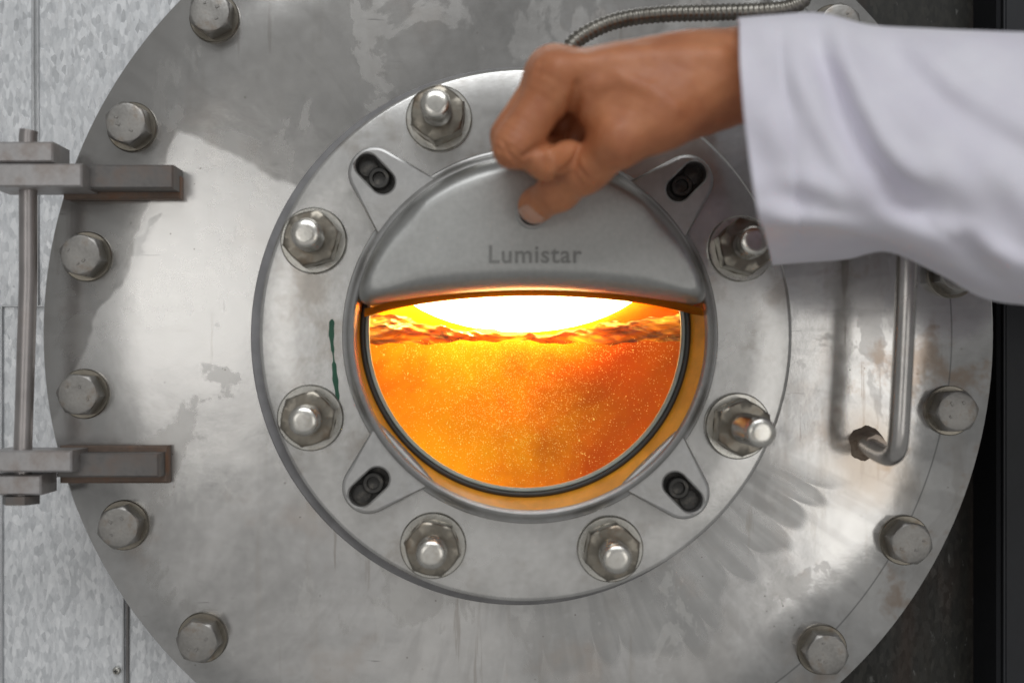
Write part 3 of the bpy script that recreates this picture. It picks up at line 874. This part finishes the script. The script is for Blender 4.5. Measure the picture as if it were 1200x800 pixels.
# thumb: metacarpal, two phalanges
T = chain([J(835, 112, .104, 36), J(775, 136, .112, 35), J(727, 163, .112, 31)], .010)
T = smin(T, chain([J(727, 163, .112, 28.5), J(692, 196, .097, 23.5), J(683, 203, .092, 23.5)], .006), .006)
T = smin(T, chain([J(683, 203, .092, 23.5), J(655, 223, .077, 22.2), J(632, 238, .0645, 20.5)], .006), .004)
T = smin(T, ball(J(626, 242, .0610, 18.5)), .005)
H_ = smin(B, T, .012)
# first web between thumb and index
H_ = smin(H_, chain([J(712, 128, .103, 26), J(690, 118, .104, 22)], .008), .012)
# curled fingers
PR = [J(606, 167, .108, 26), J(600, 160, .089, 26.5), J(604, 158, .072, 25), J(614, 152, .057, 22)]
MP = [J(640, 190, .104, 20.5), J(648, 186, .083, 22), J(650, 182, .068, 20.5), J(652, 176, .054, 18.5)]
DP = [J(667, 181, .100, 17.5), J(676, 166, .079, 19), J(678, 162, .065, 18), J(676, 158, .052, 16)]
for i in range(4):
    H_ = smin(H_, chain([MC[i], PR[i]], .004), .007)
    if i == 0: H_ = smin(H_, ball(J(602, 173, .108, 23.5)), .006)
    H_ = smin(H_, ball((MC[i][0]-.0010, MC[i][1]-.0005, MC[i][2]+.0002, MC[i][3]*1.02)), .008)
fd = None
for i in range(4):
    c_ = smin(caps((*PR[i][:3], PR[i][3]*.90), MP[i]), caps(MP[i], DP[i]), .003)
    fd = c_ if fd is None else np.minimum(fd, c_)
H_ = smin(H_, fd, .0013)
H_ = smin(H_, chain([J(690, 150, .083, 22), J(655, 145, .076, 20)], .006), .004)
# skin folds at the bent joints
def folds(j, axis, amp, wl, reach):
    global H_
    q = np.sqrt((X-j[0])**2 + (Y-j[1])**2 + (Z-j[2])**2)
    s_ = (X-j[0])*axis[0] + (Y-j[1])*axis[1] + (Z-j[2])*axis[2]
    H_ = H_ + amp * np.cos(2*PI*s_/wl) * np.exp(-(q/reach)**2)
ax1 = (Vector(J(638, 236, .066, 1)[:3]) - Vector(J(690, 196, .095, 1)[:3])).normalized()
folds(J(680, 200, .112, 1), ax1, .00035, .0034, .010)
ax2 = (Vector(PR[0][:3]) - Vector(MC[0][:3])).normalized()
folds(J(598, 172, .117, 1), ax2, .00045, .0032, .011)
folds(J(640, 88, .122, 1), ax2, .00018, .0040, .012)
def surf(px, py):
    for q in range(220):
        h = .144 - q * .0005
        p = W(px, py, h); i_ = [int(round((p[k] - lo[k]) / sx)) for k in range(3)]
        if all(0 <= i_[k] < nn[k] for k in range(3)) and H_[i_[0], i_[1], i_[2]] < 0: return h
    return .06
def groove(P_, r, k, sink):
    global H_
    js = []
    for (px, py) in P_:
        p = W(px, py, surf(px, py) - sink); js.append((p.x, p.y, p.z, r))
    for q in (0, -1): js[q] = (*js[q][:3], r * .4)
    H_ = -smin(-H_, chain(js, .001), k)
def ridge_on(P_, r, k, sink):
    global H_
    js = []
    for (px, py) in P_:
        p = W(px, py, surf(px, py) - sink); js.append((p.x, p.y, p.z, r))
    H_ = smin(H_, chain(js, .001), k)
ridge_on([(655, 78), (700, 72), (760, 66), (840, 66)], .0022, .007, .0026)
ridge_on([(790, 128), (760, 105), (728, 92), (700, 100)], .0012, .005, .0014)
groove([(676, 100), (674, 118), (670, 136), (664, 150)], .0022, .0035, .0002)
groove([(662, 160), (645, 168), (628, 175), (612, 182)], .0016, .0018, .0002)
groove([(641, 176), (643, 190), (642, 207)], .0010, .0014, .0000)
groove([(679, 172), (672, 190), (655, 205), (636, 214)], .0014, .0014, .0000)
groove([(672, 188), (680, 200), (690, 212)], .0007, .0012, -.0001)
groove([(666, 196), (674, 206), (683, 217)], .0006, .0010, -.0001)
groove([(586, 160), (594, 176), (606, 190)], .0006, .0012, -.0001)
groove([(583, 172), (590, 184), (600, 193)], .0006, .0010, -.0001)
groove([(636, 72), (630, 84), (628, 98)], .0006, .0014, -.0001)
H_ = H_ + .00014 * np.sin(X*520 + 2*np.sin(Z*330)) * np.sin(Z*480 + Y*300) 
V, F = surface_nets(H_.astype(np.float32), lo, sx)
# relax the net a little
Vn = V.copy()
for it in range(3):
    a_ = np.zeros_like(Vn); c_ = np.zeros(len(Vn))
    for i in range(4):
        for k in (1, 3):
            np.add.at(a_, F[:, i], Vn[F[:, (i+k) % 4]]); np.add.at(c_, F[:, i], 1)
    Vn = .5 * Vn + .5 * a_ / np.maximum(c_, 1)[:, None]
person = mk('person', Vn, [tuple(int(i) for i in f) for f in F], M['skin'], None, smooth=180,
            label='bare hand in white sleeve pressing the lamp button with its thumb', cat='person')
# thumb nail: a curved plate on the tip's viewer side
tip = Vector(W(625, 244, .062)); back = Vector(W(657, 221, .078))
ax_l = (tip - back).normalized(); nrm = Vector((-.10, -.80, -.55)); nrm = (nrm - ax_l * nrm.dot(ax_l)).normalized(); sd = ax_l.cross(nrm)
Vg = []; n1, n2 = 9, 11
cen = Vector(W(628, 240, .0615)); rn = R(19.6, .06)
from mathutils.bvhtree import BVHTree
bvh = BVHTree.FromPolygons([tuple(v) for v in Vn], [tuple(int(i) for i in f) for f in F])
for i in range(n1):
    u = -1 + 2*i/(n1-1)
    for j in range(n2):
        v = -1 + 2*j/(n2-1)
        l = math.sqrt(max(0, 1 - .35*u*u*v*v))
        st_ = cen + ax_l * (.0058*u*l - .0002) + sd * (.0062*v*l) + nrm * .03
        hit = bvh.ray_cast(st_, -nrm)[0]
        if hit is None: hit = cen + ax_l * .0058*u + sd*.0062*v
        edge = max(abs(u), abs(v))
        Vg.append(hit + nrm * (.0004 * (1 - edge**6) + .0001))
Fg = [(i*n2+j, i*n2+j+1, (i+1)*n2+j+1, (i+1)*n2+j) for i in range(n1-1) for j in range(n2-1)]
mk('thumb_nail', Vg, Fg, M['nail'], person, smooth=180)

# sleeve: loops of control points from the cuff towards the elbow
LOOPS = [
 [(866,28,.118),(867,75,.138),(872,135,.147),(880,200,.148),(889,254,.146),(896,272,.126),(905,309,.066),(893,250,.046),(880,150,.040),(868,60,.055),(864,27,.085)],
 [(905,25,.122),(907,75,.142),(912,135,.150),(918,200,.151),(926,256,.149),(936,272,.128),(945,306,.066),(930,250,.046),(918,150,.040),(908,60,.055),(904,24,.085)],
 [(962,23,.124),(962,75,.146),(968,140,.154),(975,205,.155),(980,258,.152),(985,274,.130),(992,302,.066),(980,250,.046),(970,150,.040),(962,60,.055),(960,22,.085)],
 [(1020,37,.126),(1020,85,.149),(1026,150,.158),(1030,215,.157),(1034,270,.148),(1038,286,.118),(1042,292,.072),(1032,250,.046),(1025,150,.040),(1020,65,.055),(1018,34,.088)],
 [(1090,41,.130),(1090,90,.154),(1094,160,.163),(1098,230,.162),(1100,290,.152),(1100,312,.120),(1100,316,.072),(1095,260,.046),(1092,160,.040),(1090,70,.056),(1090,39,.090)],
 [(1150,43,.134),(1150,95,.158),(1152,170,.167),(1154,250,.166),(1156,312,.154),(1156,340,.120),(1154,343,.074),(1152,270,.048),(1150,170,.042),(1150,70,.058),(1150,42,.092)],
 [(1210,45,.138),(1210,100,.162),(1212,180,.171),(1214,262,.170),(1216,325,.156),(1216,350,.122),(1214,352,.076),(1212,280,.050),(1210,180,.044),(1210,75,.060),(1210,44,.094)],
 [(1330,44,.144),(1330,105,.168),(1332,190,.177),(1334,275,.176),(1336,340,.160),(1336,366,.126),(1334,366,.080),(1332,290,.052),(1330,190,.046),(1330,75,.062),(1330,44,.098)],
 [(1460,44,.148),(1460,105,.172),(1462,195,.182),(1464,285,.180),(1466,350,.164),(1466,376,.130),(1464,376,.082),(1462,300,.054),(1460,190,.048),(1460,75,.064),(1460,44,.100)]]
def closed_spline(P, n):
    P = [Vector(p) for p in P]; m_ = len(P); out = []
    for i in range(m_):
        a, b, c, d = P[i-1], P[i], P[(i+1) % m_], P[(i+2) % m_]
        for k in range(n):
            t = k/n; out.append(.5*((2*b) + (c-a)*t + (2*a-5*b+4*c-d)*t*t + (3*b-a-3*c+d)*t**3))
    return out
NC = 12
ctrl = [closed_spline(L, NC) for L in LOOPS]
cols = [catmull([c_[i] for c_ in ctrl], 14) for i in range(len(ctrl[0]))]
def poly_dist(px, py, P):
    best = 1e9; bt = 0
    for k in range(len(P)-1):
        ax, ay = P[k]; bx, by = P[k+1]; dx, dy = bx-ax, by-ay
        t = min(1, max(0, ((px-ax)*dx + (py-ay)*dy)/(dx*dx+dy*dy)))
        qx, qy = px-ax-t*dx, py-ay-t*dy; dd = math.hypot(qx, qy)
        if dd < best: best = dd; bt = (k+t)/(len(P)-1); sg = 1 if qx*dy - qy*dx > 0 else -1
    return best, bt, sg
FOLDS = [([(958,20),(963,70),(985,130),(1012,180),(1050,225),(1080,250)], .0085, 16), ([(1035,40),(1060,75),(1105,118),(1160,160),(1230,200)], .0050, 20),
         ([(1130,290),(1150,312),(1180,330),(1220,338)], .006, 13), ([(1120,60),(1200,120),(1300,190)], .003, 26), ([(905,230),(960,240),(1010,262)], .003, 14), ([(1010,240),(1090,235),(1160,265)], .003, 22)]
rings = []
NT_ = len(cols[0])
for j in range(NT_):
    ring = []
    for i in range(len(cols)):
        p = cols[i][j]; px, py, h = p.x, p.y, p.z
        front = max(0, min(1, (h - .085) / .04))
        dh = 0
        for P_, amp, wd in FOLDS:
            dd, bt, sg = poly_dist(px, py, P_)
            e = math.sin(PI * min(1, max(0, .12 + .8*bt)))
            x_ = dd * sg / wd
            dh += amp * e * (-math.exp(-x_*x_) + .75 * math.exp(-(x_ - 1.7)**2) + .35 * math.exp(-(x_ + 1.9)**2))
        dh += .0012 * math.sin(px*.045 + py*.03) + .0009 * math.sin(px*.08 - py*.06 + 1)
        cuff = j / 14.0                       # stitched hem
        if cuff < 2:
            pxh = px - (866 + (py - 28) * .10)
            dh += -.0022 * math.exp(-((pxh - 48)/3.2)**2) - .0010 * math.exp(-((pxh - 56)/3)**2) + .0010 * math.exp(-((pxh - 30)/16)**2)
        q = W(px, py, h + dh * front)
        ring.append(q)
    rings.append(ring)
V, F = loft(rings, True, False)
F = [f[::-1] for f in F]
sl_ = mk('sleeve', V, F, M['cotton'], person, smooth=180, label='loose white cotton sleeve with a stitched hem')
so = sl_.modifiers.new('thickness', 'SOLIDIFY'); so.thickness = .0011; so.offset = 0
